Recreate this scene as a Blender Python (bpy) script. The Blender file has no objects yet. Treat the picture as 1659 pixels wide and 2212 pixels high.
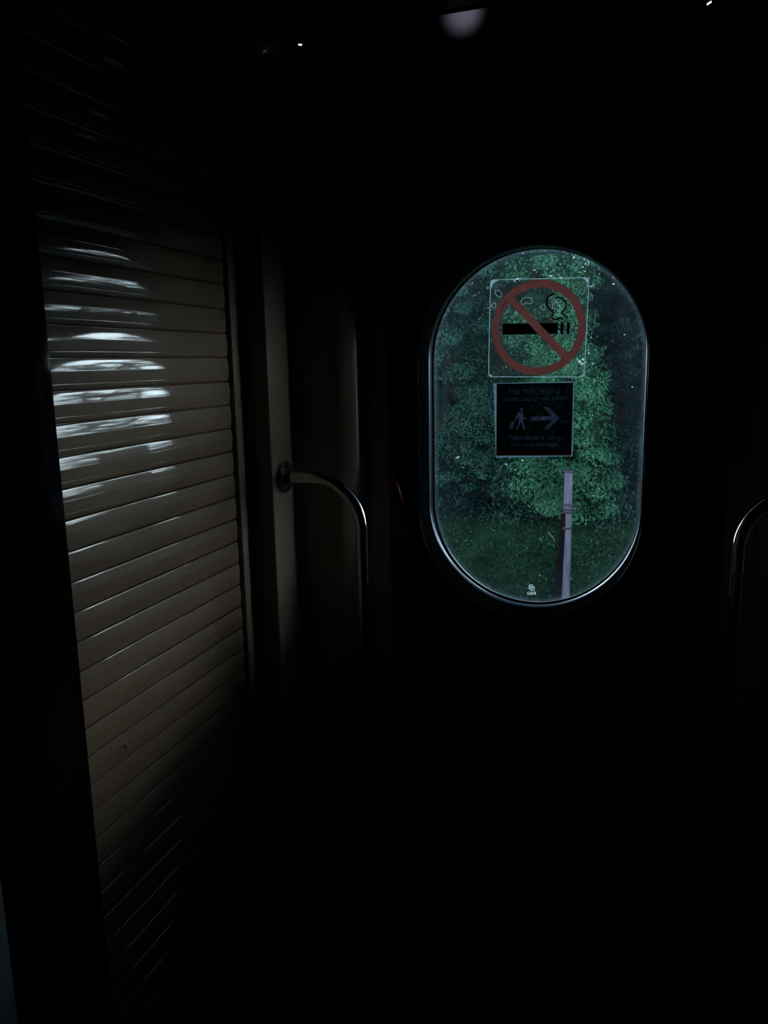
import bpy, math, random
import numpy as np
from mathutils import Vector, Matrix

random.seed(7)
rng = np.random.default_rng(11)
SC = bpy.context.scene
COL = SC.collection

# ---------------------------------------------------------------- camera frame
F = 1700.0
_D = np.array([585, 335, -1700.0]); _D /= np.linalg.norm(_D)
_U = np.array([-171, 8925, 1700.0]); _U -= _D * _U.dot(_D); _U /= np.linalg.norm(_U)
_X = np.cross(_D, _U)
CAM = np.array([0, 0, 1.5])
def ray(u, v):
    c = np.array([u - 829.5, 1106 - v, -F]); return np.array([_X @ c, _D @ c, _U @ c])
def at_y(u, v, y):
    r = ray(u, v); return Vector(r * (y / r[1]) + CAM)
def at_x(u, v, x):
    r = ray(u, v); return Vector(r * (x / r[0]) + CAM)
def ratio(u, v=1000):
    r = ray(u, v); return r[0] / r[1]

cam = bpy.data.cameras.new('camera'); cam.sensor_width = 36; cam.lens = F / 2212 * 36
cam.clip_start = 0.02; cam.clip_end = 400
co = bpy.data.objects.new('camera', cam); COL.objects.link(co)
R = Matrix([list(_X), list(_D), list(_U)])
co.matrix_world = Matrix.Translation(Vector(CAM)) @ R.to_4x4()
SC.camera = co

# ---------------------------------------------------------------- helpers
class MB:
    def __init__(s): s.v, s.f, s.m = [], [], []
    def add(s, vs, fs, mi=0):
        o = len(s.v); s.v += [tuple(p) for p in vs]
        s.f += [tuple(i + o for i in f) for f in fs]; s.m += [mi] * len(fs); return s
    def box(s, x0, x1, y0, y1, z0, z1, mi=0):
        vs = [(x, y, z) for x in (x0, x1) for y in (y0, y1) for z in (z0, z1)]
        return s.add(vs, [(0,1,3,2),(4,6,7,5),(0,4,5,1),(2,3,7,6),(0,2,6,4),(1,5,7,3)], mi)
    def prism(s, pts, d, mi=0):          # pts: 3D planar polygon, d: offset vector
        n = len(pts); d = Vector(d); a = [Vector(p) for p in pts]; b = [p + d for p in a]
        return s.add(a + b, [tuple(range(n)), tuple(range(2*n-1, n-1, -1))] +
                     [(i, i+n, (i+1) % n + n, (i+1) % n) for i in range(n)], mi)
    def tube(s, path, r, n=20, mi=0, cap=True):
        path = [Vector(p) for p in path]; rs = r if isinstance(r, (list, tuple)) else [r] * len(path)
        o = len(s.v); prev = None; vs = []
        for i, p in enumerate(path):
            t = (path[min(i+1, len(path)-1)] - path[max(i-1, 0)]).normalized()
            if prev is None:
                a = Vector((0,0,1)) if abs(t.z) < .9 else Vector((1,0,0)); u = t.cross(a).normalized()
            else: u = (prev - t * prev.dot(t)).normalized()
            prev = u; w = t.cross(u)
            for k in range(n):
                q = 2*math.pi*k/n; vs.append(p + (u*math.cos(q) + w*math.sin(q)) * rs[i])
        fs = [(i*n+k, i*n+(k+1) % n, (i+1)*n+(k+1) % n, (i+1)*n+k) for i in range(len(path)-1) for k in range(n)]
        if cap: fs += [tuple(range(n-1, -1, -1)), tuple((len(path)-1)*n+k for k in range(n))]
        return s.add(vs, fs, mi)
    def lathe(s, prof, c, axis, n=32, mi=0):   # prof: (r, h) along axis
        axis = Vector(axis).normalized(); a = Vector((0,0,1)) if abs(axis.z) < .9 else Vector((1,0,0))
        u = axis.cross(a).normalized(); w = axis.cross(u); c = Vector(c); vs = []
        for r, h in prof:
            for k in range(n):
                q = 2*math.pi*k/n; vs.append(c + axis*h + (u*math.cos(q)+w*math.sin(q))*r)
        fs = [(i*n+k, i*n+(k+1) % n, (i+1)*n+(k+1) % n, (i+1)*n+k) for i in range(len(prof)-1) for k in range(n)]
        fs += [tuple(range(n-1, -1, -1)), tuple((len(prof)-1)*n+k for k in range(n))]
        return s.add(vs, fs, mi)
    def build(s, name, mats, parent=None, smooth=None, fix=True):
        me = bpy.data.meshes.new(name); me.from_pydata(s.v, [], s.f)
        for m in (mats if isinstance(mats, (list, tuple)) else [mats]): me.materials.append(m)
        me.polygons.foreach_set('material_index', s.m)
        if fix:
            import bmesh
            bm = bmesh.new(); bm.from_mesh(me); bmesh.ops.recalc_face_normals(bm, faces=bm.faces); bm.to_mesh(me); bm.free()
        if smooth is not None:
            me.polygons.foreach_set('use_smooth', [True]*len(me.polygons))
            if smooth < 3: me.set_sharp_from_angle(angle=smooth)
        o = bpy.data.objects.new(name, me); COL.objects.link(o)
        if parent: o.parent = parent
        return o
SM = math.radians(40)

def tag(o, label=None, cat=None, group=None, kind=None):
    if label: o['label'] = label
    if cat: o['category'] = cat
    if group: o['group'] = group
    if kind: o['kind'] = kind
    return o
def empty(name, loc, label, cat, group=None, kind=None):
    o = bpy.data.objects.new(name, None); COL.objects.link(o); o.location = loc; o.empty_display_size = .05
    return tag(o, label, cat, group, kind)
def under(root, mb, name, mat, parent=None, smooth=None, label=None, fix=True):
    """a part: geometry given in world coordinates, stored relative to the thing's base"""
    l = root.location
    mb.v = [(p[0]-l.x, p[1]-l.y, p[2]-l.z) for p in mb.v]
    o = mb.build(name, mat, parent or root, smooth, fix)
    if label: o['label'] = label
    return o

# ---------------------------------------------------------------- materials
def mat(name): 
    m = bpy.data.materials.new(name); m.use_nodes = True; nt = m.node_tree; nt.nodes.clear()
    out = nt.nodes.new('ShaderNodeOutputMaterial'); return m, nt, out
def N(nt, t, **k):
    n = nt.nodes.new(t)
    for a, b in k.items():
        if a.startswith('i_'):
            n.inputs[int(a[2:]) if a[2:].isdigit() else a[2:].replace('_', ' ')].default_value = b
        else: setattr(n, a, b)
    return n
def principled(name, col, rough=.5, metal=0, spec=.5, coat=0, coat_rough=.05, var=.15, scale=8, bump=0, bscale=60, stretch=(1,1,1)):
    m, nt, out = mat(name)
    p = N(nt, 'ShaderNodeBsdfPrincipled'); nt.links.new(p.outputs[0], out.inputs[0])
    p.inputs['Roughness'].default_value = rough; p.inputs['Metallic'].default_value = metal
    p.inputs['Specular IOR Level'].default_value = spec
    p.inputs['Coat Weight'].default_value = coat; p.inputs['Coat Roughness'].default_value = coat_rough
    tc = N(nt, 'ShaderNodeTexCoord'); mp = N(nt, 'ShaderNodeMapping'); mp.inputs['Scale'].default_value = stretch
    nt.links.new(tc.outputs['Object'], mp.inputs[0])
    nz = N(nt, 'ShaderNodeTexNoise'); nz.inputs['Scale'].default_value = scale; nz.inputs['Detail'].default_value = 5
    nt.links.new(mp.outputs[0], nz.inputs['Vector'])
    cr = N(nt, 'ShaderNodeValToRGB')
    cr.color_ramp.elements[0].position = .3; cr.color_ramp.elements[1].position = .7
    cr.color_ramp.elements[0].color = [c*(1-var) for c in col] + [1]
    cr.color_ramp.elements[1].color = [min(1, c*(1+var)) for c in col] + [1]
    nt.links.new(nz.outputs['Fac'], cr.inputs[0]); nt.links.new(cr.outputs[0], p.inputs['Base Color'])
    if bump:
        n2 = N(nt, 'ShaderNodeTexNoise'); n2.inputs['Scale'].default_value = bscale; n2.inputs['Detail'].default_value = 3
        nt.links.new(mp.outputs[0], n2.inputs['Vector'])
        b = N(nt, 'ShaderNodeBump'); b.inputs['Strength'].default_value = bump; b.inputs['Distance'].default_value = .002
        nt.links.new(n2.outputs['Fac'], b.inputs['Height']); nt.links.new(b.outputs[0], p.inputs['Normal'])
        if coat: nt.links.new(b.outputs[0], p.inputs['Coat Normal'])
    return m
def film(name, col, transp=0.0, tint=(1,1,1), diff=0.0):
    """thin printed film: some light straight through, the rest scattered through (translucent) or back (diffuse)"""
    m, nt, out = mat(name); col = [c*.56 for c in col]
    a = N(nt, 'ShaderNodeBsdfTranslucent'); a.inputs[0].default_value = (*col, 1)
    d = N(nt, 'ShaderNodeBsdfDiffuse'); d.inputs[0].default_value = (*col, 1)
    t = N(nt, 'ShaderNodeBsdfTransparent'); t.inputs[0].default_value = (*tint, 1)
    tc = N(nt, 'ShaderNodeTexCoord'); nz = N(nt, 'ShaderNodeTexNoise'); nz.inputs['Scale'].default_value = 90; nz.inputs['Detail'].default_value = 4
    nt.links.new(tc.outputs['Object'], nz.inputs['Vector'])
    mr = N(nt, 'ShaderNodeMapRange'); mr.inputs[1].default_value = .3; mr.inputs[2].default_value = .7
    dv = min(transp, 1-transp)*.3; mr.inputs[3].default_value = transp-dv; mr.inputs[4].default_value = transp+dv
    nt.links.new(nz.outputs['Fac'], mr.inputs[0])
    m1 = N(nt, 'ShaderNodeMixShader'); m1.inputs[0].default_value = diff
    nt.links.new(a.outputs[0], m1.inputs[1]); nt.links.new(d.outputs[0], m1.inputs[2])
    m2 = N(nt, 'ShaderNodeMixShader'); nt.links.new(mr.outputs[0], m2.inputs[0])
    nt.links.new(m1.outputs[0], m2.inputs[1]); nt.links.new(t.outputs[0], m2.inputs[2])
    nt.links.new(m2.outputs[0], out.inputs[0]); return m

M = {}
M['slat'] = principled('bronze_lacquer', (.33,.217,.138), rough=.5, spec=.2, coat=1.0, coat_rough=.055, var=.12, scale=9, bump=.07, bscale=35, stretch=(1,.25,1))
M['slat'].node_tree.nodes['Principled BSDF'].inputs['Coat IOR'].default_value = 1.55
M['pillar'] = principled('grey_wall_paint', (.31,.25,.18), rough=.4, spec=.3, coat=.3, coat_rough=.06, var=.05)
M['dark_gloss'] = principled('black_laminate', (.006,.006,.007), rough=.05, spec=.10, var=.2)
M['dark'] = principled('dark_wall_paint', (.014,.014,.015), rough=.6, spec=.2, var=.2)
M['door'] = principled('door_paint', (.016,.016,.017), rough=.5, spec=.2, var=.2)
M['pale'] = principled('pale_panel', (.11,.135,.15), rough=.5, spec=.3, var=.06)
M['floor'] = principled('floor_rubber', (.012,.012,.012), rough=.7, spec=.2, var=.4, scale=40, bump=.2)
M['rubber'] = principled('black_rubber', (.012,.012,.013), rough=.22, spec=.5, var=.2)
M['frame'] = principled('black_frame_paint', (.003,.003,.0035), rough=.9, spec=0, var=.2)
M['chrome'] = principled('polished_steel', (.62,.63,.64), rough=.06, metal=1, var=.03)
M['steel'] = principled('brushed_steel', (.5,.5,.51), rough=.22, metal=1, var=.05)
M['screw'] = principled('bright_screw', (.85,.86,.88), rough=.10, metal=1, var=.03)
M['red'] = principled('dull_red_plastic', (.20,.03,.012), rough=.45, var=.2)
M['lens'] = principled('smoked_lens', (.05,.05,.055), rough=.25, var=.1)
M['ceil'] = principled('ceiling_panel', (.05,.05,.055), rough=.45, spec=.3, var=.06)

M['rubber'].node_tree.nodes['Principled BSDF'].inputs['Specular Tint'].default_value = (.45, .70, 1, 1)  # blue of the reflected sky is put into the rubber's sheen colour
# window prints
M['film'] = film('clear_film', (.75,.88,.9), transp=.993, tint=(.96,.99,.97))
M['edge'] = film('film_edge', (.68,.84,.88), transp=.25)
M['peel'] = film('peeled_film', (.5,.62,.66), transp=.72)
M['ring'] = film('red_translucent_print', (.45,.195,.185), transp=.05)
M['black'] = principled('black_print', (.004,.004,.006), rough=.5, spec=.1, var=.1)
M['smoked'] = film('black_vinyl', (.0004,.0004,.0006), transp=.18, tint=(.72,.80,1.0))
M['white'] = film('white_print', (.9,.95,1.0), transp=0, diff=.15)
M['greyprint'] = film('grey_print', (.75,.86,.96), transp=0, diff=.15)
M['arrow'] = film('arrow_print', (1.6,1.57,1.7), transp=0, diff=.15)
M['redband'] = film('red_band_print', (.12,.003,.003), transp=0, diff=.1)
M['border'] = film('white_vinyl_edge', (.34,.47,.53), transp=.1)
M['etch'] = film('white_etching', (1.5,1.58,1.65), transp=.1)
M['splat'] = film('white_specks', (1.0,1.12,1.05), transp=.25)

# outdoors
def leafmat(name, col, var=.45):
    m, nt, out = mat(name)
    tc = N(nt, 'ShaderNodeTexCoord'); nz = N(nt, 'ShaderNodeTexNoise'); nz.inputs['Scale'].default_value = 2.2; nz.inputs['Detail'].default_value = 6
    nt.links.new(tc.outputs['Object'], nz.inputs['Vector'])
    cr = N(nt, 'ShaderNodeValToRGB'); e = cr.color_ramp.elements
    e[0].position = .32; e[1].position = .68
    e[0].color = [c*(1-var) for c in col]+[1]; e[1].color = [c*(1+var) for c in col]+[1]
    nt.links.new(nz.outputs['Fac'], cr.inputs[0])
    d = N(nt, 'ShaderNodeBsdfDiffuse'); t = N(nt, 'ShaderNodeBsdfTranslucent'); g = N(nt, 'ShaderNodeBsdfGlossy'); g.inputs['Roughness'].default_value = .45
    g.inputs[0].default_value = (.3,.34,.36,1)
    nt.links.new(cr.outputs[0], d.inputs[0]); nt.links.new(cr.outputs[0], t.inputs[0])
    a = N(nt, 'ShaderNodeMixShader'); a.inputs[0].default_value = .3
    nt.links.new(d.outputs[0], a.inputs[1]); nt.links.new(t.outputs[0], a.inputs[2])
    b = N(nt, 'ShaderNodeMixShader'); b.inputs[0].default_value = .012
    nt.links.new(a.outputs[0], b.inputs[1]); nt.links.new(g.outputs[0], b.inputs[2])
    nt.links.new(b.outputs[0], out.inputs[0]); return m
M['leaf_bright'] = leafmat('leaf_bright', (.018,.064,.037))
M['leaf_mid'] = leafmat('leaf_mid', (.0088,.030,.0225))
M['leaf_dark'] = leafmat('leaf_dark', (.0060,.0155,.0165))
M['bark'] = principled('bark', (.006,.0062,.0062), rough=.95, spec=.03, var=.4, scale=12, bump=.4)
M['grassm'] = leafmat('grass_blades', (.0115,.038,.0195))
M['soil'] = principled('bank_soil', (.008,.025,.014), rough=.95, var=.6, scale=1.2, bump=.3, spec=.05)
M['wood'] = principled('weathered_pole', (.040,.039,.058), rough=.85, var=.35, scale=5, bump=.4, spec=.1, stretch=(3,3,.6))
M['wooddark'] = principled('tarred_stub', (.0022,.0018,.0024), rough=.9, var=.4, scale=5, bump=.4, spec=.02, stretch=(3,3,.6))
M['cable'] = principled('cable_black', (.0010,.0028,.004), rough=.9, spec=0, var=.1)
M['wire'] = principled('rusty_wire', (.012,.011,.013), rough=.7, spec=.1, var=.3)

# glass pane: clear, faint reflection, thin dirt with specks, more of it along the seal
WY = 1.60
WCX, WCZ, WA, WH = -.2233, 1.3547, .2084, .3544
WS = WH - WA
def pane_material():
    m, nt, out = mat('dirty_glass'); L = nt.links.new
    tc = N(nt, 'ShaderNodeTexCoord'); sx = N(nt, 'ShaderNodeSeparateXYZ'); L(tc.outputs['Object'], sx.inputs[0])
    def mth(op, a, b=None, c=False):
        n = N(nt, 'ShaderNodeMath', operation=op, use_clamp=c)
        for i, q in enumerate((a, b)):
            if q is None: continue
            if isinstance(q, (int, float)): n.inputs[i].default_value = q
            else: L(q, n.inputs[i])
        return n.outputs[0]
    ax = mth('ABSOLUTE', sx.outputs[0]); az = mth('MAXIMUM', mth('SUBTRACT', mth('ABSOLUTE', sx.outputs[2]), WS), 0.0)
    dist = mth('SQRT', mth('ADD', mth('MULTIPLY', ax, ax), mth('MULTIPLY', az, az)))
    ins = mth('SUBTRACT', WA, dist)                       # metres from the seal
    n1 = N(nt, 'ShaderNodeTexNoise'); n1.inputs['Scale'].default_value = 26; n1.inputs['Detail'].default_value = 6; n1.inputs['Roughness'].default_value=.65
    L(tc.outputs['Object'], n1.inputs['Vector'])
    near = mth('POWER', mth('SUBTRACT', 1.0, mth('DIVIDE', ins, .011), True), 1.6)
    wide = mth('POWER', mth('SUBTRACT', 1.0, mth('DIVIDE', ins, .085), True), 1.3)
    film_ = mth('ADD', mth('ADD', mth('MULTIPLY', near, .06), mth('MULTIPLY', wide, .0065)), .001)
    up = mth('MULTIPLY', mth('MAXIMUM', sx.outputs[2], 0.0), .018)
    film_ = mth('ADD', film_, up)
    film_ = mth('MULTIPLY', film_, mth('MULTIPLY', mth('POWER', n1.outputs['Fac'], 1.3), 2.2))
    # specks
    vo = N(nt, 'ShaderNodeTexVoronoi', feature='F1'); vo.inputs['Scale'].default_value = 62; vo.inputs['Randomness'].default_value = 1
    L(tc.outputs['Object'], vo.inputs['Vector'])
    sc = N(nt, 'ShaderNodeSeparateColor'); L(vo.outputs['Color'], sc.inputs[0])
    rad = mth('MULTIPLY', mth('POWER', sc.outputs[0], 7.0), .16)
    speck = mth('MULTIPLY', mth('LESS_THAN', vo.outputs['Distance'], rad), mth('MULTIPLY', sc.outputs[1], .28))
    dirt = mth('ADD', film_, speck, True)
    tr = N(nt, 'ShaderNodeBsdfTransparent'); tr.inputs[0].default_value = (.93,.985,.97,1)
    tl = N(nt, 'ShaderNodeBsdfTranslucent'); tl.inputs[0].default_value = (.29,.42,.50,1)
    gl = N(nt, 'ShaderNodeBsdfGlossy'); gl.inputs['Roughness'].default_value = .02
    fr = N(nt, 'ShaderNodeFresnel'); fr.inputs[0].default_value = 1.45
    a = N(nt, 'ShaderNodeMixShader'); L(dirt, a.inputs[0]); L(tr.outputs[0], a.inputs[1]); L(tl.outputs[0], a.inputs[2])
    b = N(nt, 'ShaderNodeMixShader'); L(mth('MULTIPLY', fr.outputs[0], .5), b.inputs[0]); L(a.outputs[0], b.inputs[1]); L(gl.outputs[0], b.inputs[2])
    L(b.outputs[0], out.inputs[0]); return m
M['pane'] = pane_material()

# ---------------------------------------------------------------- world: bright overcast sky
w = bpy.data.worlds.new('sky'); SC.world = w; w.use_nodes = True
bg = w.node_tree.nodes['Background']; bg.inputs[1].default_value = 16.0
wn = w.node_tree; gm = wn.nodes.new('ShaderNodeTexCoord'); sz = wn.nodes.new('ShaderNodeSeparateXYZ'); wr = wn.nodes.new('ShaderNodeValToRGB')
wn.links.new(gm.outputs['Generated'], sz.inputs[0]); wn.links.new(sz.outputs[2], wr.inputs[0]); wn.links.new(wr.outputs[0], bg.inputs[0])
for pos, k_ in ((.0, .85), (.13, 1.0), (.25, 1.0), (.295, .17), (.38, .055), (.6, .035), (1.0, .03)):
    e = wr.color_ramp.elements[0] if pos == 0 else wr.color_ramp.elements[-1] if pos == 1 else wr.color_ramp.elements.new(pos)
    bl = min(1, max(0, (pos-.26)/.16)); e.color = ((.78-.50*bl)*k_, (.88-.34*bl)*k_, 1.0*k_, 1)

# ---------------------------------------------------------------- room shell
ZC = 2.25
XS = -.72                     # shutter plane
S = lambda o, label: tag(o, label, 'room', kind='structure')
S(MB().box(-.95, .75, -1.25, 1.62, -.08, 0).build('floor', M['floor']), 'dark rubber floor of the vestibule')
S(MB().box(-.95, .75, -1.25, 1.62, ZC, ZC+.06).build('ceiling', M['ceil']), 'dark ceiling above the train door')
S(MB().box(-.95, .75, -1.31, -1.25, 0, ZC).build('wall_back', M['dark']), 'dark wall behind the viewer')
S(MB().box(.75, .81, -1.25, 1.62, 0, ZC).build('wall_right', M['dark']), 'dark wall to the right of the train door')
# left wall: pale near panel, black laminate jamb, header over the shutter, recess back
E0, E1 = .815, 1.278
S(MB().box(-.95, -.66, -1.25, .598, 0, ZC).build('wall_left', M['pale']), 'pale panel at the lower left edge')
S(MB().box(-.95, -.716, .598, E0, 0, ZC).build('trim_1', M['dark_gloss']), 'glossy black panel left of the roller shutter')
S(MB().box(-.95, -.712, E0, 1.300, 1.985, ZC).build('trim_2', M['dark_gloss']), 'black header above the roller shutter')
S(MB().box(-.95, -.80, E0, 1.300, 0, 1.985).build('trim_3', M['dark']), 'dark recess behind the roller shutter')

def fillet(a, b, c, r, n=10):
    a, b, c = Vector(a), Vector(b), Vector(c)
    d1 = (a-b).normalized(); d2 = (c-b).normalized(); half = d1.angle(d2)/2
    t = r/math.tan(half); p, q = b + d1*t, b + d2*t
    ctr = b + (d1+d2).normalized() * (r/math.sin(half)); out = []
    a0 = math.atan2(p.y-ctr.y, p.x-ctr.x); a1 = math.atan2(q.y-ctr.y, q.x-ctr.x)
    da = (a1-a0+math.pi) % (2*math.pi) - math.pi
    return [(ctr.x+r*math.cos(a0+da*i/n), ctr.y+r*math.sin(a0+da*i/n)) for i in range(n+1)]
r1, r2, r3, r4 = ratio(540), ratio(587), ratio(647), ratio(768)
YD = 1.50; YB = 1.43
X3 = r4*YB; X2 = r3*YB - .004; Y2 = X2/r2; Y1 = Y2; X1 = r1*Y1; YS0 = X1/ratio(515)
corners = [((-.95, YS0), 0), ((X1, YS0), .003), ((X1, Y1), .022), ((X2, Y1), .003), ((X2, YB), .012), ((X3, YB), .055), ((X3, YD), .012), ((X3+.045, YD), 0), ((X3+.045, 1.62), 0), ((-.95, 1.62), 0)]
def pillar_outline(flip=None):
    pts = []; n = len(corners)
    for i, (p, r) in enumerate(corners):
        if r == 0: pts.append(p)
        else: pts += fillet(corners[i-1][0], p, corners[(i+1) % n][0], r)
    return pts if flip is None else [(2*flip-x, y) for x, y in pts]
RX = None
YRAIL = X2/ratio(611)
railL = at_y(784, 1250, YRAIL); railR = at_y(1592, 1250, YRAIL)
MID = (railL.x + railR.x)/2
def pillar(name, flip, label):
    out = pillar_outline(flip)
    if flip is not None: out = [(.78 if x > 2*flip + .94 else x, y) for x, y in out]
    mb = MB().prism([(x, y, 0) for x, y in out], (0, 0, ZC))
    return S(mb.build(name, M['pillar'], smooth=SM), label)
pillar('wall_front', None, 'grey stepped wall between shutter and train door')
pillar('wall_front.001', MID, 'grey stepped wall right of the train door')
XL, XR = X3+.045, 2*MID-X3-.045
S(MB().box(XL, XR, YD, 1.62, 2.037, ZC).build('wall_front.002', M['ceil']), 'dark header above the train door')

# ---------------------------------------------------------------- door with oval window
NS = 48
def stadium(off, n=NS):
    a = WA + off; pts = []
    for i in range(n): 
        t = math.pi*i/(n-1); pts.append((WCX + a*math.cos(t), WCZ + WS + a*math.sin(t)))
    for i in range(n):
        t = math.pi + math.pi*i/(n-1); pts.append((WCX + a*math.cos(t), WCZ - WS + a*math.sin(t)))
    return pts
def sweep(prof, closed=False):
    mb = MB(); vs = []; k = 2*NS
    for off, y in prof: vs += [(x, y, z) for x, z in stadium(off)]
    fs = [(j*k+i, j*k+(i+1) % k, (j+1)*k+(i+1) % k, (j+1)*k+i) for j in range(len(prof)-1) for i in range(k)]
    if closed:
        j = len(prof)-1; fs += [(j*k+i, j*k+(i+1) % k, (i+1) % k, i) for i in range(k)]
    return mb.add(vs, fs)
door = empty('door_1', (WCX, YD, 0), 'dark train door with an oval window', 'door', kind='structure')
mb = MB(); hole = stadium(.030); k = len(hole); vs = []; ZT = 2.035
def toward(x, z):       # project the hole point out to the leaf's rectangle
    dx, dz = x-WCX, z-WCZ
    s = min((XR-WCX)/dx if dx > 1e-9 else 1e9, (XL-WCX)/dx if dx < -1e-9 else 1e9, (ZT-WCZ)/dz if dz > 1e-9 else 1e9, (-.005-WCZ)/dz if dz < -1e-9 else 1e9)
    return WCX+dx*s, WCZ+dz*s
rect = [toward(x, z) for x, z in hole]
for cxz in ((XL, ZT), (XR, ZT), (XL, -.005), (XR, -.005)):    # snap nearest ray to each corner
    j = min(range(k), key=lambda i: (rect[i][0]-cxz[0])**2+(rect[i][1]-cxz[1])**2); rect[j] = cxz
for yy in (YD+.002, 1.615):
    vs += [(x, yy, z) for x, z in rect] + [(x, yy, z) for x, z in hole]
fs = []
for i in range(k):
    j = (i+1) % k
    fs += [(i, j, k+j, k+i), (2*k+i, 2*k+j, 3*k+j, 3*k+i), (i, j, 2*k+j, 2*k+i), (k+i, k+j, 3*k+j, 3*k+i)]
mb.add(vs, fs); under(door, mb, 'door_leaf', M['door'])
win = empty('window_1', (WCX, WY, WCZ), 'oval window in the train door looking onto green trees', 'window', kind='structure')
mb = sweep([(.034, YD+.001), (.034, YD-.0015), (.0085, YD-.0015), (.0070, YD-.0005), (.0062, YD+.001), (.0058, YD+.004), (.0035, 1.560), (.0035, 1.612), (.034, 1.612)], True)
under(win, mb, 'window_frame', M['frame'], smooth=SM)
under(win, sweep([(.0062 - .0013*math.cos(math.pi*2*i/8), YD - .0012 + .0013*math.sin(math.pi*2*i/8)) for i in range(9)]), 'frame_lip', M['dark_gloss'], smooth=3.2)
bead = []
for i in range(13):
    t = math.pi*2*i/12; bead.append((.0034 - .0042*math.cos(t), 1.575 + .0135*math.sin(t)))
under(win, sweep(bead), 'gasket', M['rubber'], smooth=3.2)
under(win, sweep([(-.0015, 1.5945), (.0, 1.5945-.0015), (.0035, 1.593), (.0035, 1.598), (-.0015, 1.598)], True), 'seal', M['rubber'], smooth=SM)
pane_o = stadium(.003)
mb = MB(); mb.prism([(x, 1.5985, z) for x, z in pane_o], (0, .005, 0)); 
pane = under(win, mb, 'pane', M['pane'])

# ---------------------------------------------------------------- prints on the glass
def G(u, v, y): return at_y(u, v, y)
def poly(mb, pts, y, d=.0003): mb.prism([G(u, v, y) for u, v in pts], (0, d, 0)); return mb
def stroke(mb, pts, wpx, y, d=.0003, closed=False, smooth=True):
    p = [Vector((a, b)) for a, b in pts]
    if smooth:
        q = []; n = len(p); rngi = range(n if closed else n-1)
        for i in rngi:
            p0, p1, p2, p3 = (p[(i-1) % n], p[i], p[(i+1) % n], p[(i+2) % n]) if closed else (p[max(i-1,0)], p[i], p[i+1], p[min(i+2,n-1)])
            for s in range(5):
                t = s/5; q.append(.5*((2*p1)+(-p0+p2)*t+(2*p0-5*p1+4*p2-p3)*t*t+(-p0+3*p1-3*p2+p3)*t**3))
        if not closed: q.append(p[-1])
        p = q
    n = len(p); Lp, Rp = [], []
    for i in range(n):
        a, b = (p[(i-1) % n], p[(i+1) % n]) if closed else (p[max(i-1,0)], p[min(i+1,n-1)])
        t = (b-a).normalized() if (b-a).length else Vector((1,0)); nn = Vector((-t.y, t.x))*wpx/2
        Lp.append(p[i]+nn); Rp.append(p[i]-nn)
    vs = [G(*q, y) for q in Lp] + [G(*q, y) for q in Rp]
    vs += [v + Vector((0, d, 0)) for v in vs[:2*n]]
    fs = []
    for i in range(n if closed else n-1):
        j = (i+1) % n
        fs += [(i, j, n+j, n+i), (2*n+i, 3*n+i, 3*n+j, 2*n+j), (i, 2*n+i, 2*n+j, j), (n+i, n+j, 3*n+j, 3*n+i)]
    mb.add(vs, fs); return mb
def stroke_mb(pts, wd, y, closed=False):
    mb = MB(); stroke(mb, pts, wd, y, closed=closed); return mb
za = lambda pts: [(1050+x/6.9125, 590+y/6.9125) for x, y in pts]       # sticker detail view -> photo
zb = lambda pts: [(1030+x/6.381, 800+y/6.381) for x, y in pts]         # sign detail view -> photo

YF = 1.5974
c = G(1162.5, 708.5, 1.597); RR = (G(1264, 708, 1.597).x - G(1061, 708, 1.597).x)/2; TH = RR*.164
stk = empty('no_smoking_sticker', (c.x, 1.5985, c.z), 'square clear no smoking sticker with red ring, high on the oval window', 'sticker')
TL, TR, BR, BL = za([(66,100), (1540,66), (1466,1550), (36,1548)])
def rounded(cs, r):
    out = []; n = len(cs)
    for i in range(n): out += fillet(cs[i-1], cs[i], cs[(i+1) % n], r, 5)
    return out
fo = rounded([TL, TR, BR, BL], 7)
under(stk, poly(MB(), fo, YF, .0006), 'clear_film', M['film'])
mb = stroke(MB(), fo, 1.5, YF-.0003, closed=True, smooth=False)
under(stk, mb, 'film_edge', M['edge'], label='whitish worn edge')
for q in ([(66,185),(70,120),(110,98),(250,92),(160,118),(100,165),(80,230)], [(1430,75),(1545,64),(1540,190),(1528,260),(1515,150),(1480,100)],
          [(35,1500),(36,1530),(85,1548),(125,1548),(60,1515)], [(1390,1548),(1440,1548),(1466,1520),(1466,1480),(1440,1515)]):
    under(stk, poly(MB(), za(q), YF-.0006), 'peeled_corner', M['edge'], label='whitish lifted corner')
# ring and bar as one print
yr = YF-.0014; n = 96; vs = []; fs = []
for dy in (0, .0003):
    for rr in (RR, RR-TH):
        vs += [(c.x+rr*math.cos(2*math.pi*i/n), yr+dy, c.z+rr*math.sin(2*math.pi*i/n)) for i in range(n)]
for i in range(n):
    j = (i+1) % n
    fs += [(i, j, n+j, n+i), (2*n+i, 3*n+i, 3*n+j, 2*n+j), (i, 2*n+i, 2*n+j, j), (n+i, n+j, 3*n+j, 3*n+i)]
mb = MB().add(vs, fs)
P0 = Vector((G(*za([(385,405)])[0], yr).x, G(*za([(385,405)])[0], yr).z)); P1 = Vector((G(*za([(1165,1225)])[0], yr).x, G(*za([(1165,1225)])[0], yr).z))
dd = (P1-P0).normalized(); nn = Vector((-dd.y, dd.x)); cc = Vector((c.x, c.z)); hw = TH*.5
def onring(s, rad):      # where the bar's edge line meets a circle
    b = math.sqrt(rad*rad - hw*hw); return cc + nn*hw*s - dd*b, cc + nn*hw*s + dd*b
ri = RR-TH*.98
a0, a1 = onring(1, ri); b0, b1 = onring(-1, ri)
mb.prism([(q.x, yr, q.y) for q in (a0, a1, b1, b0)], (0, .0003, 0))
under(stk, mb, 'prohibition_ring', M['ring'], label='dull red ring and diagonal bar')
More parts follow.
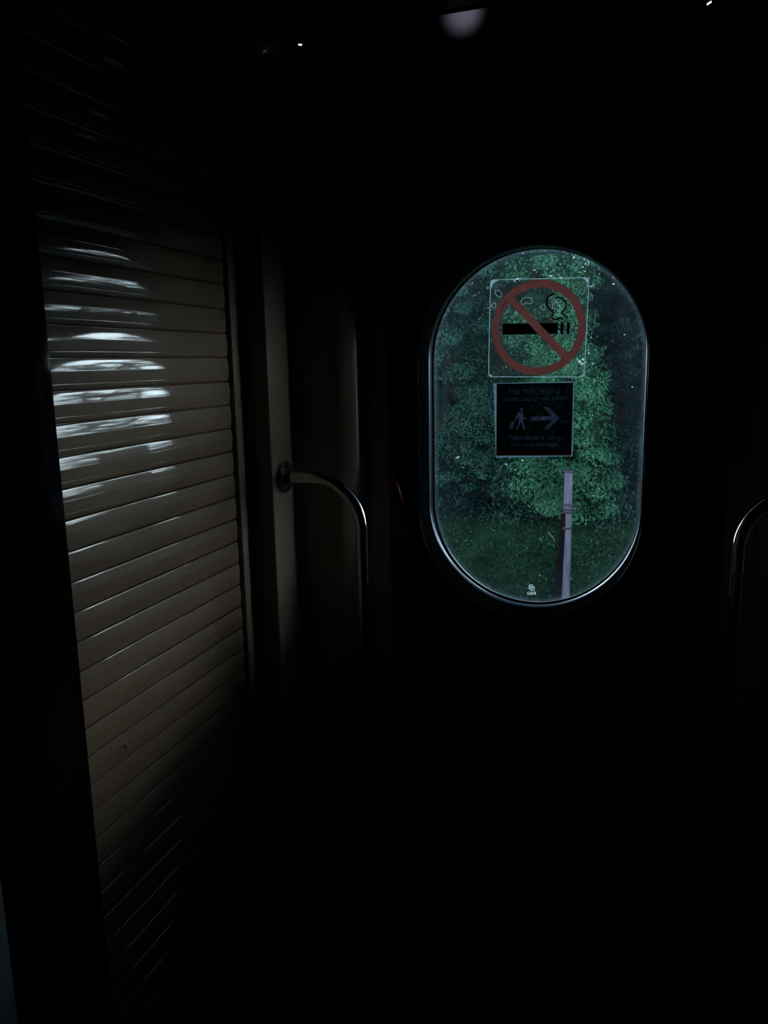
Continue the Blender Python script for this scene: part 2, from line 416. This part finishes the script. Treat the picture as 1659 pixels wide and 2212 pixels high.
# cigarette: two lengths either side of the bar, two filter stripes
yk = YF-.0008; mb = MB()
def edge_at(t, s):       # bar edge (s=+1 upper right, -1 lower left) at height z -> x
    p = cc + nn*hw*s*1.0; k_ = (t - p.y)/dd.y; return p.x + dd.x*k_
cz = za([(250,758), (1073,742), (1068,910), (245,918)]); q = [G(*p, yk) for p in cz]
ztl, ztr, zbr, zbl = q[0].z, q[1].z, q[2].z, q[3].z
zt = (ztl+ztr)/2; zb_ = (zbr+zbl)/2
su = 1 if nn.x > 0 else -1
mb.prism([q[0], (edge_at(zt, -su)-.0002, yk, zt), (edge_at(zb_, -su)-.0002, yk, zb_), q[3]], (0, .0003, 0))
mb.prism([(edge_at(zt, su)+.0002, yk, zt), q[1], q[2], (edge_at(zb_, su)+.0002, yk, zb_)], (0, .0003, 0))
poly(mb, za([(1117,742),(1157,741),(1150,908),(1110,909)]), yk)
poly(mb, za([(1208,740),(1250,739),(1246,906),(1203,908)]), yk)
under(stk, mb, 'cigarette_symbol', M['black'], label='black cigarette symbol')
mb = MB()
stroke(mb, za([(1020,310),(965,325),(920,370),(905,430),(920,500),(965,545),(1003,578),(1002,612),(984,650),(1000,682),(1040,692),(1080,680),(1110,666),(1135,682),(1155,703)]), 3.1, yk)
stroke(mb, za([(1035,370),(1090,365),(1150,390),(1185,435),(1195,490),(1175,540),(1130,588),(1165,612),(1195,645),(1218,677)]), 3.1, yk)
under(stk, mb, 'smoke_symbol', M['black'], label='black curling smoke lines')
yb = YF-.0018
for pts in ([(530,400),(560,372),(600,362),(670,372),(695,415),(690,435),(640,458),(600,440),(570,455),(555,472),(525,440)],
            [(80,485),(120,445),(142,470),(145,500),(135,520),(90,500)],
            [(805,515),(830,485),(865,468),(880,500),(868,550),(830,535)],
            [(990,470),(1030,438),(1075,447),(1100,500),(1100,550),(1075,578),(1060,545),(1020,520),(995,528)],
            [(128,300),(145,262),(190,262),(230,300),(230,345),(205,358),(170,345),(150,320)]):
    under(stk, stroke_mb(za(pts), 1.0, yb, True), 'air_bubble', M['edge'], label='white outline of an air bubble')
under(stk, stroke_mb(za([(330,455),(347,490),(320,560),(290,600),(245,598)]), 1.0, yb), 'air_bubble', M['edge'], label='white outline of an air bubble')
under(stk, stroke_mb(za([(540,740),(560,722),(585,705)]), .8, yb), 'crease', M['edge'], label='tiny white crease')
mb = MB(); stroke(mb, za([(240,550),(250,500),(270,450),(310,435),(335,460)]), 1.0, yr-.0004)
under(stk, mb, 'air_bubble', film('red_edge', (.25,.09,.07), transp=.3), label='reddish outline of an air bubble')

# boarding sign
cs = G(1155, 906, 1.597)
sgn = empty('boarding_sign', (cs.x, 1.5985, cs.z), 'small black sign with arrow and walking traveller, below the no smoking sticker', 'sign')
yS = YF
bo = zb([(228,178), (1340,150), (1322,1184), (262,1207)])
bi = zb([(274,185), (1328,170), (1302,1172), (268,1176)])
mb = MB(); 
for i in range(4):
    j = (i+1) % 4; poly(mb, [bo[i], bo[j], bi[j], bi[i]], yS, .0004)
under(sgn, mb, 'white_edge', M['border'], label='bluish white vinyl edge')
bandtop = zb([(1304,1104), (270,1106)])
under(sgn, poly(MB(), [bi[0], bi[1], bandtop[0], bandtop[1]], yS, .0004), 'black_panel', M['smoked'])
under(sgn, poly(MB(), [bandtop[1], bandtop[0], bi[2], bi[3]], yS, .0004), 'red_band', M['redband'], label='dark red stripe')
dg = bpy.context.evaluated_depsgraph_get()
def text(root, name, body, x0, x1, ybl, ybr, capz, y, m, tf, parent=None, label=None, ref='H'):
    def mesh_of(s):
        cu = bpy.data.curves.new(name, 'FONT'); cu.body = s; cu.resolution_u = 3; cu.offset = -.004
        o = bpy.data.objects.new(name, cu); COL.objects.link(o); bpy.context.view_layer.update()
        me = bpy.data.meshes.new_from_object(o.evaluated_get(bpy.context.evaluated_depsgraph_get()))
        v = [tuple(p.co) for p in me.vertices]; f = [tuple(q.vertices) for q in me.polygons]
        bpy.data.objects.remove(o); bpy.data.meshes.remove(me); return v, f
    v, f = mesh_of(body); hv, _ = mesh_of(ref); cap = max(p[1] for p in hv)
    mn, mx = min(p[0] for p in v), max(p[0] for p in v); out = []
    for p in v:
        s = (p[0]-mn)/(mx-mn); out.append(G(*tf([(x0+(x1-x0)*s, ybl+(ybr-ybl)*s - p[1]/cap*capz)])[0], y))
    mb = MB().add(out, f)
    return under(root, mb, name, m, parent, label=label)
yT = yS-.0004
text(sgn, 'lettering', 'На посадку', 440, 1156, 334, 325, 88, yT, M['greyprint'], zb, label='grey Russian lettering')
text(sgn, 'lettering', 'через соседний вагон', 345, 1243, 427, 413, 66, yT, M['greyprint'], zb, label='smaller grey Russian lettering')
text(sgn, 'lettering', 'Please board using', 428, 1152, 957, 951, 66, yT, M['greyprint'], zb, label='grey English lettering, upper line')
text(sgn, 'lettering', 'the next carriage', 463, 1115, 1052, 1046, 66, yT, M['greyprint'], zb, label='grey English lettering, lower line')
under(sgn, poly(MB(), zb([(748,637),(1035,630),(915,507),(985,505),(1142,655),(985,812),(918,812),(1035,690),(748,693)]), yT, .0002), 'arrow_symbol', M['arrow'], label='grey arrow pointing right')
mb = MB()
poly(mb, zb([(616+23*math.cos(i*math.pi/12), 538+24*math.sin(i*math.pi/12)) for i in range(24)]), yT, .0002)
poly(mb, zb([(572,578),(600,571),(628,575),(639,592),(640,650),(641,700),(668,808),(660,816),(644,812),(608,706),(598,745),(550,812),(540,816),(530,805),(568,742),(578,690),(582,628),(546,684),(533,686),(527,676),(547,612)]), yT, .0002)
poly(mb, zb([(650,642),(660,648),(686,668),(682,677),(668,674),(649,662)]), yT, .0002)
stroke(mb, zb([(520,716),(546,682)]), .7, yT, .0002, smooth=False)
poly(mb, zb([(478,714),(490,708),(515,708),(523,716),(498,796),(488,803),(446,803),(440,796)]), yT, .0002)
poly(mb, zb([(490+7*math.cos(i*math.pi/5), 812+7*math.sin(i*math.pi/5)) for i in range(10)]), yT, .0002)
under(sgn, mb, 'traveller_symbol', M['arrow'], label='grey walking figure pulling a suitcase')

# maker's etching at the foot of the pane
ze = lambda pts: [(1100+x/16.59, 1240+y/16.59) for x, y in pts]
yE = 1.5982; mb = MB()
def sq(x0, y0, x1, y1, wd): stroke(mb, ze([(x0,y0),(x1,y0),(x1,y1),(x0,y1)]), wd, yE, .0002, closed=True, smooth=False)
sq(765, 470, 900, 585, 1.7)
stroke(mb, ze([(715,545),(715,390),(845,390)]), 1.5, yE, .0002, smooth=False)
stroke(mb, ze([(750,500),(750,430),(880,430)]), 1.2, yE, .0002, smooth=False)
poly(mb, ze([(800,560),(850,560),(800,510)]), yE, .0002); poly(mb, ze([(850,500),(895,520),(870,540)]), yE, .0002); poly(mb, ze([(800,480),(860,480),(830,510)]), yE, .0002)
under(win, mb, 'etched_mark', M['etch'], pane, label='small white maker mark of stacked squares')
for ch, x0, x1 in (('G', 645, 735), ('B', 765, 850), ('R', 880, 970)):
    text(win, 'etched_letter', ch, x0, x1, 745, 745, 110, yE, M['etch'], ze, pane, label='small white etched letter ' + ch)
# splashes and scratches of dirt, and white specks, on the pane
mb = MB()
def blob(u, v, r, sx=1.0, rot=0.0):
    pts = []
    for i in range(14):
        t = 2*math.pi*i/14; q = r*random.uniform(.65, 1.15); x, z = q*math.cos(t)*sx, q*math.sin(t)
        pts.append((u+x*math.cos(rot)-z*math.sin(rot), v+x*math.sin(rot)+z*math.cos(rot)))
    poly(mb, pts, 1.5980, .0002)
for u, v, r, sx in [(1252,781,4.0,1.2),(1259,776,2.6,1.3),(1264,783,2.6,1),(1257,786,2.6,1.6),(1247,776,1.6,1),(1272,763,2.8,.8),(1271,757,1.6,1),(1269,719,1.4,1.2),(1276,729,1.5,1.6),(1349,723,1.6,1.4),(1280,786,1.6,1.6),(1087,795,1.2,1),(1093,793,1.3,1),(1228,789,1.3,1),
                    (1189,596,2.2,1.8),(1212,600,2.8,1.6),(1155,583,1.6,2),(1130,547,1.5,2),(1219,543,1.6,1.8),(1290,727,1,1.2),(1366,836,1.6,1.3),(1093,1003,1.7,2),(1129,995,1.6,2),(989,988,2,2.4),(1259,1121,1.2,1.7),(1281,1071,1.3,2),(1288,1006,1.1,1.6),(1293,1055,1.2,1.3),(1262,560,2.4,1.2),(1265,570,2.8,.8),(1259,577,1.8,1.6),(1264,586,2.2,.7),(1263,599,1.6,.8),(1252,588,1.5,2),(1270,573,1.6,1),(1257,566,1.3,1.2),(1020,612,1.6,1.4),(1002,622,1.3,1.4)]:  # dirt splashes, with a cluster of plain white specks high up
    blob(u, v, r, sx, random.uniform(-.4, .4))
under(win, mb, 'dirt_and_specks', M['splat'], pane, label='white splashes of dirt and small white specks')
mb = MB()
for pts in ([(1183,1149),(1193,1160),(1198,1168)], [(1088,1001),(1095,1006)], [(1165,1162),(1172,1170)], [(1020,640),(1030,636)]):
    stroke(mb, pts, .9, 1.5980, .0002)
under(win, mb, 'scratch', M['edge'], pane, label='pale fine scratches')

# ---------------------------------------------------------------- roller shutter on the left wall
shut = empty('roller_shutter', (XS, (E0+E1)/2, 0), 'bronze brown roller shutter of glossy horizontal slats on the left wall', 'shutter')
PITCH = .0420; Z0 = 1.4699 + .0009
ys = [E0-.02 + (1.2665-E0+.02)*i/10 for i in range(11)]
# slat section: two nearly flat facets with rounded shoulders and two fine grooves; tilt of the surface in degrees by height
TT = [.01, .04, .10, .25, .40, .57, .62, .70, .80, .90, .952, .970, .983]
TA = [-70, -38, -12, -6, -3, -1, 5, 6, 7, 8.5, 10, 36, 72]
tl = sorted(set([round(.012+.97*i/60, 4) for i in range(61)])); pf = []; dep = 0.0
for i, t in enumerate(tl):
    if i: dep -= math.tan(math.radians(float(np.interp((t+tl[i-1])/2, TT, TA)))) * (t-tl[i-1])*PITCH
    pf.append((t, dep + .0022 - (.0002 if .19 < t < .222 else 0) + (.00012 if .578 < t < .605 else 0)))
pf = [(0.0, -.003), (.008, -.002)] + pf + [(.988, -.003), (1.0, -.003)]
nk0, nk1 = -34, 12
mb = MB()
for kk in range(nk0, nk1+1):
    zb0 = Z0 + kk*PITCH
    if zb0 < .02 or zb0 + PITCH > 2.01: continue
    vs = []; nr = len(pf)
    for y in ys:
        for t, b in pf: vs.append((XS - .008 + b, y, zb0 + t*PITCH))
    for y in (ys[0], ys[-1]):
        pass
    fs = [(i*nr+j, (i+1)*nr+j, (i+1)*nr+j+1, i*nr+j+1) for i in range(len(ys)-1) for j in range(nr-1)]
    o = len(vs)                                     # back face and end caps
    for y in (ys[0], ys[-1]): vs += [(XS-.016, y, zb0), (XS-.016, y, zb0+PITCH)]
    e = (len(ys)-1)*nr
    fs += [tuple(range(nr)) + (o+1, o), tuple(e+j for j in range(nr-1, -1, -1)) + (o+2, o+3), (o, o+1, o+3, o+2)]
    mb.add(vs, fs)
cur = under(shut, mb, 'slat_curtain', M['slat'], smooth=math.radians(28))
under(shut, MB().box(XS-.05, XS-.016, 1.268, 1.292, 0, 1.98), 'guide_channel', M['dark'], label='black side channel')
rv = at_x(270, 1612, XS)
under(shut, MB().lathe([(.0022,-.002),(.0022,.001),(.0014,.0024),(.0004,.0028)], (XS+.001, rv.y, rv.z), (1,0,0), 12), 'rivet', M['screw'], smooth=3.2, label='tiny bright speck of a rivet')

# ---------------------------------------------------------------- grab rails
def rail(sgn, root_label, xr, xw, ztop):
    yR = YRAIL; RT = .0112; BR_ = .098; zb = ztop - .95
    root = empty('grab_rail', (xw, yR, zb), root_label, 'grab rail', 'curved steel grab rails beside the door')
    pts = [(xw + sgn*.002, yR, ztop), (xw + sgn*.02, yR, ztop)]
    cx_ = xr - sgn*BR_
    for i in range(25):
        t = math.pi/2*i/24; pts.append((cx_ + sgn*BR_*math.sin(t), yR, ztop - BR_ + BR_*math.cos(t)))
    for i in range(25):
        t = math.pi/2*i/24; pts.append((cx_ + sgn*BR_*math.cos(t), yR, zb + BR_ - BR_*math.sin(t)))
    pts += [(xw + sgn*.02, yR, zb), (xw + sgn*.002, yR, zb)]
    under(root, MB().tube(pts, RT, 28), 'tube', M['chrome'], smooth=3.2)
    for z in (ztop, zb):
        fl = under(root, MB().lathe([(.031,0),(.0315,.001),(.0315,.004),(.030,.0062),(.014,.0072),(.0125,.0095)], (xw, yR, z), (sgn,0,0), 40), 'flange', M['steel'], smooth=SM)
        for a in (90, 210, 330):
            q = math.radians(a); cpt = (xw + sgn*.0062, yR + .022*math.cos(q), z + .022*math.sin(q))
            under(root, MB().lathe([(.0042,0),(.0042,.0008),(.003,.0020),(.0008,.0025)], cpt, (sgn,0,0), 14), 'screw', M['dark_gloss'], fl, smooth=SM, label='dark countersunk screw')
    return root
zt = at_y(660, 1031, YRAIL).z
rail(1, 'curved steel grab rail left of the oval window, by the shutter', railL.x, X2, zt)
rail(-1, 'curved steel grab rail right of the oval window, at the photo edge', railR.x, 2*MID-X2, at_y(1659, 1066, YRAIL).z + .004)

# ---------------------------------------------------------------- small fittings
def fitting(name, u, v, y, label, cat, prof, m, part=None):
    p = at_y(u, v, y); root = empty(name, (p.x, y, p.z), label, cat)
    return root, p
def emit(name, col, k):
    m, nt, out = mat(name); e = N(nt, 'ShaderNodeEmission'); e.inputs[0].default_value = (*col, 1); e.inputs[1].default_value = k
    nt.links.new(e.outputs[0], out.inputs[0]); return m
M['glint_glow'] = emit('glint_emission', (1, .97, .92), 1.0)  # glow added to imitate small bright glints on the wall
for u, v, ang, lb in ((649, 97, -.25, 'tiny added glow imitating a white glint on the dark wall, upper left of the door'), (1532, 7, .45, 'tiny added glow imitating a white glint in the upper right corner of the photo')):
    p = at_y(u, v, YB-.0015); rt = empty('wall_glint', (p.x, YB, p.z), lb, 'added_light')
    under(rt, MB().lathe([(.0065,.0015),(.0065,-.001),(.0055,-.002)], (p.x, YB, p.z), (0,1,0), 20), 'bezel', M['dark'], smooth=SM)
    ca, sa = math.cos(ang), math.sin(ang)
    under(rt, MB().prism([(p.x+x*ca-z*sa, YB-.0032, p.z+x*sa+z*ca) for x, z in ((-.0036,-.0014),(.0030,-.0014),(.0038,0),(.0036,.0013),(-.0032,.0013),(-.0040,0))], (0,.0016,0)), 'lens', M['glint_glow'], label='white glow standing for a glint')
p = at_y(825, 1784, YD)
lk = empty('door_lock', (p.x, YD, p.z), 'small round steel lock low on the dark wall, left of the train door', 'lock')
under(lk, MB().lathe([(.017,.001),(.017,-.006),(.0155,-.009),(.013,-.010),(.012,-.007)], (p.x, YD, p.z), (0,1,0), 32), 'lock_ring', M['chrome'], smooth=SM)
under(lk, MB().lathe([(.0118,0),(.0118,-.006),(.010,-.0085),(.003,-.010)], (p.x, YD, p.z), (0,1,0), 24), 'lock_core', M['dark_gloss'], smooth=SM)
p = at_y(796, 2113, YD)
p = at_y(858, 1050, YD)  # fitting made up in place of a faint red reflection
dl = empty('red_reflection', (p.x, YD, p.z), 'dim red fitting standing for a faint red reflection on the dark door, left of the oval window', 'red_piece')
under(dl, MB().box(p.x-.016, p.x+.016, YD-.004, YD+.002, p.z-.04, p.z+.045), 'backplate', M['door'])
a = at_y(848, 1022, YD-.014); b = at_y(868, 1086, YD-.014)
under(dl, MB().tube([a, a.lerp(b,.5)+Vector((0,-.003,0)), b], [.004,.0065,.0045], 14), 'red_bar', M['red'], smooth=3.2)

# sign plate high on the header over the shutter
q = at_x(339, 19, -.712)
sp = empty('notice_plate', (-.712, q.y, q.z), 'dim grey notice plate with black bars, at the top edge of the photo', 'sign')
under(sp, MB().box(-.712, -.710, q.y-.15, q.y, q.z, q.z+.11), 'plate', M['pale'])
mb = MB()
for k_ in range(5): mb.box(-.7101, -.7096, q.y-.02-.022*k_-.012, q.y-.02-.022*k_, q.z+.022, q.z+.09)
under(sp, mb, 'printed_bars', M['black'], label='black printed bars')

# added spot, made up to throw a weak patch on the header above the door
tgt = at_y(1000, 24, YD)
lp = Vector((tgt.x, 1.02, ZC-.012))
added_light = empty('added_spot', (lp.x, lp.y, ZC), 'small added ceiling spot that throws a soft patch above the train door', 'added_light')
under(added_light, MB().lathe([(.034,0),(.034,-.006),(.030,-.010),(.024,-.010),(.022,-.004)], (lp.x, lp.y, ZC), (0,0,1), 32), 'bezel', M['steel'], smooth=SM)
ld = bpy.data.lights.new('patch_light', 'SPOT'); ld.energy = 8; ld.color = (.78,.76,1.0); ld.spot_size = math.radians(9); ld.spot_blend = 1; ld.shadow_soft_size = .012
lo = bpy.data.objects.new('patch_light', ld); COL.objects.link(lo); lo.parent = added_light
lo.location = (0, 0, -.016); lo.rotation_euler = (tgt - (lp+Vector((0,0,-.004)))).to_track_quat('-Z', 'Y').to_euler()
S(MB().box(XL, XR, YD-.012, YD+.01, at_y(1000, 14, YD-.012).z, ZC).build('trim_4', M['frame']), 'black rail under the ceiling above the door')

# ---------------------------------------------------------------- outdoors
GZ = -2.3
def gz(x, y):
    h = GZ + .05*math.sin(x*1.3+y*.7) + .04*math.sin(x*.5-y*1.1)
    if y > 11.9: h += min(1.0, (y-11.9)/1.5)*1.05
    if y > 13.4: h += (y-13.4)*.09 + max(0, y-24)*.10
    return h
gx = np.linspace(-24, 28, 105); gy = np.concatenate([np.linspace(2.2, 20, 72), np.linspace(21, 60, 20)])
mb = MB(); nx = len(gx)
mb.add([(x, y, gz(x, y)) for y in gy for x in gx], [(j*nx+i, j*nx+i+1, (j+1)*nx+i+1, (j+1)*nx+i) for j in range(len(gy)-1) for i in range(nx-1)])
tag(mb.build('ground', M['soil'], smooth=3.2), 'green bank beside the railway', 'ground', kind='structure')

def scatter(name, m, pts, nrm, size, asp=.55, parent=None, root=None):
    """one mesh of folded leaf blades"""
    n = len(pts); t = rng.normal(size=(n,3)); nrm = nrm/np.linalg.norm(nrm, axis=1, keepdims=True)
    t -= nrm*np.sum(t*nrm, 1, keepdims=True); t /= np.linalg.norm(t, axis=1, keepdims=True); b = np.cross(nrm, t)
    s = (size*rng.uniform(.6, 1.35, n))[:, None]
    v = np.stack([pts - t*s*.5, pts + b*s*asp*.5 + nrm*s*.08, pts + t*s*.5, pts - b*s*asp*.5 + nrm*s*.08], 1).reshape(-1, 3)
    me = bpy.data.meshes.new(name); me.vertices.add(4*n); me.vertices.foreach_set('co', v.ravel().astype(np.float32))
    me.loops.add(4*n); me.loops.foreach_set('vertex_index', np.arange(4*n, dtype=np.int32))
    me.polygons.add(n); me.polygons.foreach_set('loop_start', np.arange(0, 4*n, 4, dtype=np.int32))
    me.update(calc_edges=True); me.validate(); me.materials.append(m)
    o = bpy.data.objects.new(name, me); COL.objects.link(o)
    if parent: o.parent = parent
    return o

def tree(name, x, y, top, base, r0, r1, m, label, nclus, nleaf, leaf, group='trees along the bank', trunk=.09, shape=1.0, lean=0.0):
    """crown from z=base to z=top (world), radius r0 low, r1 near the top"""
    g0 = gz(x, y); root = empty(name, (x, y, g0), label, 'tree', group)
    mb = MB(); H = top - g0
    tp = [(x + lean*i/8 + .04*math.sin(i*1.7), y + .04*math.cos(i*2.1), g0 - .1 + H*.92*i/8) for i in range(9)]
    mb.tube(tp, [trunk*(1.15 - .11*i) for i in range(9)], 9)
    for i in range(9):
        k_ = random.uniform(.28, .85); j = k_*8; f = int(j); P = Vector(tp[f]).lerp(Vector(tp[min(8, f+1)]), j-f)
        a = random.uniform(0, 6.28); L_ = (r0*(1-k_)+r1*k_)*random.uniform(.7, 1.0)
        Q = P + Vector((math.cos(a)*L_, math.sin(a)*L_, L_*random.uniform(.1, .6)))
        mb.tube([P, P.lerp(Q,.5)+Vector((0,0,-.04)), Q], [trunk*.42, trunk*.26, trunk*.08], 6)
    under(root, mb, 'trunk', M['bark'], smooth=3.2)
    P, Nn = [], []; nleaf = int(nleaf*1.7); leaf *= .66
    for i in range(nclus):
        h = rng.random()**shape; z = base + (top-base)*h
        rr = (r0*(1-h)+r1*h) * (1 - max(0, h-.82)/.18*.75) * (.55+.45*min(1, h/.12))
        a = rng.uniform(0, 6.283); q = rr*math.sqrt(rng.uniform(.12, 1))
        c_ = np.array([x + lean*h + q*math.cos(a), y + q*math.sin(a), z + rng.normal()*.08])
        cr = rng.uniform(.5, 1.15)*(.165+.13*r0)
        d = rng.normal(size=(nleaf,3)); d /= np.linalg.norm(d, axis=1, keepdims=True)
        d *= (rng.random((nleaf,1))**.45); d[:,2] *= .62
        P.append(c_ + d*cr); nn_ = d*1.0 + rng.normal(size=(nleaf,3))*.35; nn_[:,2] += .75
        nn_[:,0] += .5*math.cos(a); nn_[:,1] += .5*math.sin(a); Nn.append(nn_)
    P = np.concatenate(P) - np.array(root.location); Nn = np.concatenate(Nn)
    scatter('foliage', m, P, Nn, leaf, parent=root)
    return root
def tx(u, y, v=900): return ratio(u, v)*y

B, Md, Dk = M['leaf_bright'], M['leaf_mid'], M['leaf_dark']
tree('birch_tree', tx(1226, 13), 13, 1.75, -.95, .98, .34, B, 'bright green young tree behind the utility pole', 190, 130, .085, shape=1.15, trunk=.05, lean=.0)
tree('birch_tree', tx(962, 15), 15.2, 4.4, .55, 1.25, .9, Md, 'dark green tree at the left rim of the oval window', 150, 130, .10, shape=.9, trunk=.10)
tree('birch_tree', tx(1080, 16.2), 16.4, 4.7, .6, 1.3, .9, Md, 'mid green tree behind the no smoking sticker', 150, 130, .10, shape=.9, trunk=.10)
tree('birch_tree', tx(1185, 15.2), 15.2, 4.3, .5, 1.05, .62, B, 'pale green tree whose crown rises behind the no smoking ring', 130, 130, .09, shape=.9, trunk=.07)
tree('leafy_tree', tx(1045, 14.2), 14.2, .9, -.75, .95, .5, Md, 'low green tree seen left of the black sign', 110, 130, .085, trunk=.08)
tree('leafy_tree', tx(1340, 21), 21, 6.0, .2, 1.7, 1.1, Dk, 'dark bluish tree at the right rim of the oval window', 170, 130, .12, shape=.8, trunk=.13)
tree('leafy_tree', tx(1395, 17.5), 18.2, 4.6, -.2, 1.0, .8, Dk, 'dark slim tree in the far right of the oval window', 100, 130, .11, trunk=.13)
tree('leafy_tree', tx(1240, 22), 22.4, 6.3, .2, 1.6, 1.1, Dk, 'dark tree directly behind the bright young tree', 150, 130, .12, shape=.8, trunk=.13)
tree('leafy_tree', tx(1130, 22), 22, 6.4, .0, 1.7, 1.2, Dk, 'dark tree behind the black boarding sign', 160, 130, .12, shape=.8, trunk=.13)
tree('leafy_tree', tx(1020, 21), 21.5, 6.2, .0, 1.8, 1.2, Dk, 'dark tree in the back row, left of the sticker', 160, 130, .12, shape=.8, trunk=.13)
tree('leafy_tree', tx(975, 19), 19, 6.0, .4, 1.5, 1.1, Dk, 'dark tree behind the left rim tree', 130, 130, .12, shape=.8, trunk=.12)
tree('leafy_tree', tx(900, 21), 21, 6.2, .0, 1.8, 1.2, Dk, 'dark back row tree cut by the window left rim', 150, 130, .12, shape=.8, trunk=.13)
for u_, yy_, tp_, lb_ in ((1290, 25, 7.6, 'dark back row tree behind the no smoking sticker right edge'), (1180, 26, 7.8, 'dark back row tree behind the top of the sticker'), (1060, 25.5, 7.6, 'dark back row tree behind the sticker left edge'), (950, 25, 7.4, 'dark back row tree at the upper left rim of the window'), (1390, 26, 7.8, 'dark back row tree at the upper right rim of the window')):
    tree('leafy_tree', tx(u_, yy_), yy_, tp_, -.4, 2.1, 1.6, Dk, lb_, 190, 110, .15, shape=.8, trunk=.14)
# the same row running on beyond the window's view, met in the reflections on the slats
for i, xx in enumerate((2.6, 5.4, 8.4, 11.6, 15.0, -8.5, -11.5)):
    tree('leafy_tree', xx, 19.5 + (i % 3)*.9, 5.2 + .5*(i % 2), -.2, 1.9, 1.3, Md if i % 2 else Dk, 'green tree of the row running on past the window', 120, 70, .16, group='trees past the window', shape=.8, trunk=.13)
# shrubs at the foot of the trees
for (u, y, top, r, m, lb) in [(1282, 13.6, -.05, .55, Md, 'green shrub right of the utility pole'), (1108, 13.4, -.15, .40, Md, 'small green shrub left of the utility pole'),
                              (960, 14.0, .2, .7, Md, 'dark shrub at the lower left rim of the window'), (1345, 15.0, .25, .8, Dk, 'dark shrub at the lower right rim of the window'),
                              (990, 13.7, -.62, .62, Dk, 'dark low shrub left of the black sign foot'), (1060, 13.9, -.5, .6, Dk, 'dark low shrub under the black sign'), (1155, 13.8, -.6, .6, Dk, 'dark low shrub just left of the utility pole'),
                              (1330, 13.9, -.6, .6, Dk, 'dark low shrub at the right rim of the window'),
                              (1180, 15.5, .5, .9, Dk, 'dark undergrowth shrub behind the utility pole'), (1040, 16.5, .45, .9, Dk, 'dark undergrowth shrub below the low green tree')]:
    x = tx(u, y, 1130); g0 = gz(x, y); root = empty('shrub', (x, y, g0), lb, 'shrub', 'shrubs at the foot of the trees')
    mb = MB()
    for i in range(6):
        a = i*1.05+.2; mb.tube([(x, y, g0-.03), (x+math.cos(a)*r*.4, y+math.sin(a)*r*.4, g0+(top-g0)*.5), (x+math.cos(a)*r*.7, y+math.sin(a)*r*.7, g0+(top-g0)*.85)], [.02,.014,.006], 6)
    under(root, mb, 'stem', M['bark'])
    P, Nn = [], []
    for i in range(int(50+r*40)):
        h = rng.random(); a = rng.uniform(0, 6.283); q = r*math.sqrt(rng.random())*(1-.55*h)
        c_ = np.array([x+q*math.cos(a), y+q*math.sin(a), g0+.08+(top-g0-.1)*h]); d = rng.normal(size=(90,3)); d /= np.linalg.norm(d, axis=1, keepdims=True)
        d *= rng.random((90,1))**.5; P.append(c_+d*.2); nn_ = d+rng.normal(size=(90,3))*.3; nn_[:,2] += .7; Nn.append(nn_)
    scatter('foliage', m, np.concatenate(P)-np.array(root.location), np.concatenate(Nn), .075, parent=root)
# grass
n = 90000; gx_ = rng.uniform(-5.2, 1.6, n); gy_ = rng.uniform(7.6, 16, n)
P = np.stack([gx_, gy_, np.array([gz(a, b) for a, b in zip(gx_, gy_)]) + rng.uniform(0, .09, n)], 1)
Nn = rng.normal(size=(n,3)); Nn[:,2] = np.abs(Nn[:,2])*.8 + .5
g = scatter('grass', M['grassm'], P, Nn, .075, asp=.35); tag(g, 'rough green grass on the bank outside the window', 'grass', kind='stuff')

# utility pole with a dark stub bound to it
yp = 12.0
b1 = at_y(1219, 1300, yp); t1 = at_y(1229, 1016, yp); zg = gz(b1.x, yp); 
down = (b1-t1).normalized(); foot = t1 + down*((t1.z - zg + .2)/-down.z)
up_ = empty('utility_pole', (foot.x, yp, zg), 'grey wooden utility pole bound to a dark stub, outside the oval window', 'pole', )
pxm = yp/1745
pts = [t1.lerp(foot, i/6) for i in range(7)]
under(up_, MB().tube(pts, [8.6*pxm + (12.2-8.6)*pxm*i/6 for i in range(7)], 20), 'pole', M['wood'], smooth=SM)
s0 = at_y(1222, 1108, yp); s1 = at_y(1206, 1300, yp); dn = (s1-s0).normalized(); sf = s0 + dn*((s0.z-zg+.2)/-dn.z)
under(up_, MB().tube([s0.lerp(sf, i/4)+Vector((-.01,-.01,0)) for i in range(5)], [8*pxm, 10*pxm, 11*pxm, 12*pxm, 13*pxm], 16), 'stub', M['wooddark'], smooth=SM, label='dark tarred stub')
for v, u0, u1, rr in ((1101, 1203, 1252, 1.5), (1093, 1208, 1248, .8), (1089, 1205, 1250, .7), (1019, 1213, 1248, 1.2)):
    p0, p1 = at_y(u0, v, yp-.10), at_y(u1, v+2, yp-.10)
    under(up_, MB().tube([p0, p1], rr*pxm, 8), 'binding_wire', M['wire'])
for v in (1106, 1140):
    q = at_y(1224, v, yp)
    under(up_, MB().lathe([(13*pxm,-.012),(13.4*pxm,0),(13*pxm,.012)], (q.x, q.y, q.z), (0,0,1), 20), 'clamp_band', M['wire'])
# overhead cable
yc = 9.0; a = at_y(1090, 553, yc); b = at_y(1265, 541, yc); d = (b-a)/(b.x-a.x)
tag(MB().tube([a + d*(-7-0.0+t) + Vector((0,0,.0012*(t-7)**2)) for t in np.linspace(0, 15, 24)], .011, 8).build('overhead_cable', M['cable'], smooth=3.2), 'thin dark overhead cable crossing the top of the oval window', 'cable')

# ---------------------------------------------------------------- render look
vs_ = SC.view_settings; vs_.view_transform = 'Standard'; vs_.look = 'None'; vs_.gamma = 1; vs_.exposure = 0; vs_.use_curve_mapping = False
cy = SC.cycles
cy.use_denoising = True; cy.max_bounces = 10; cy.transparent_max_bounces = 16; cy.sample_clamp_indirect = 3.0
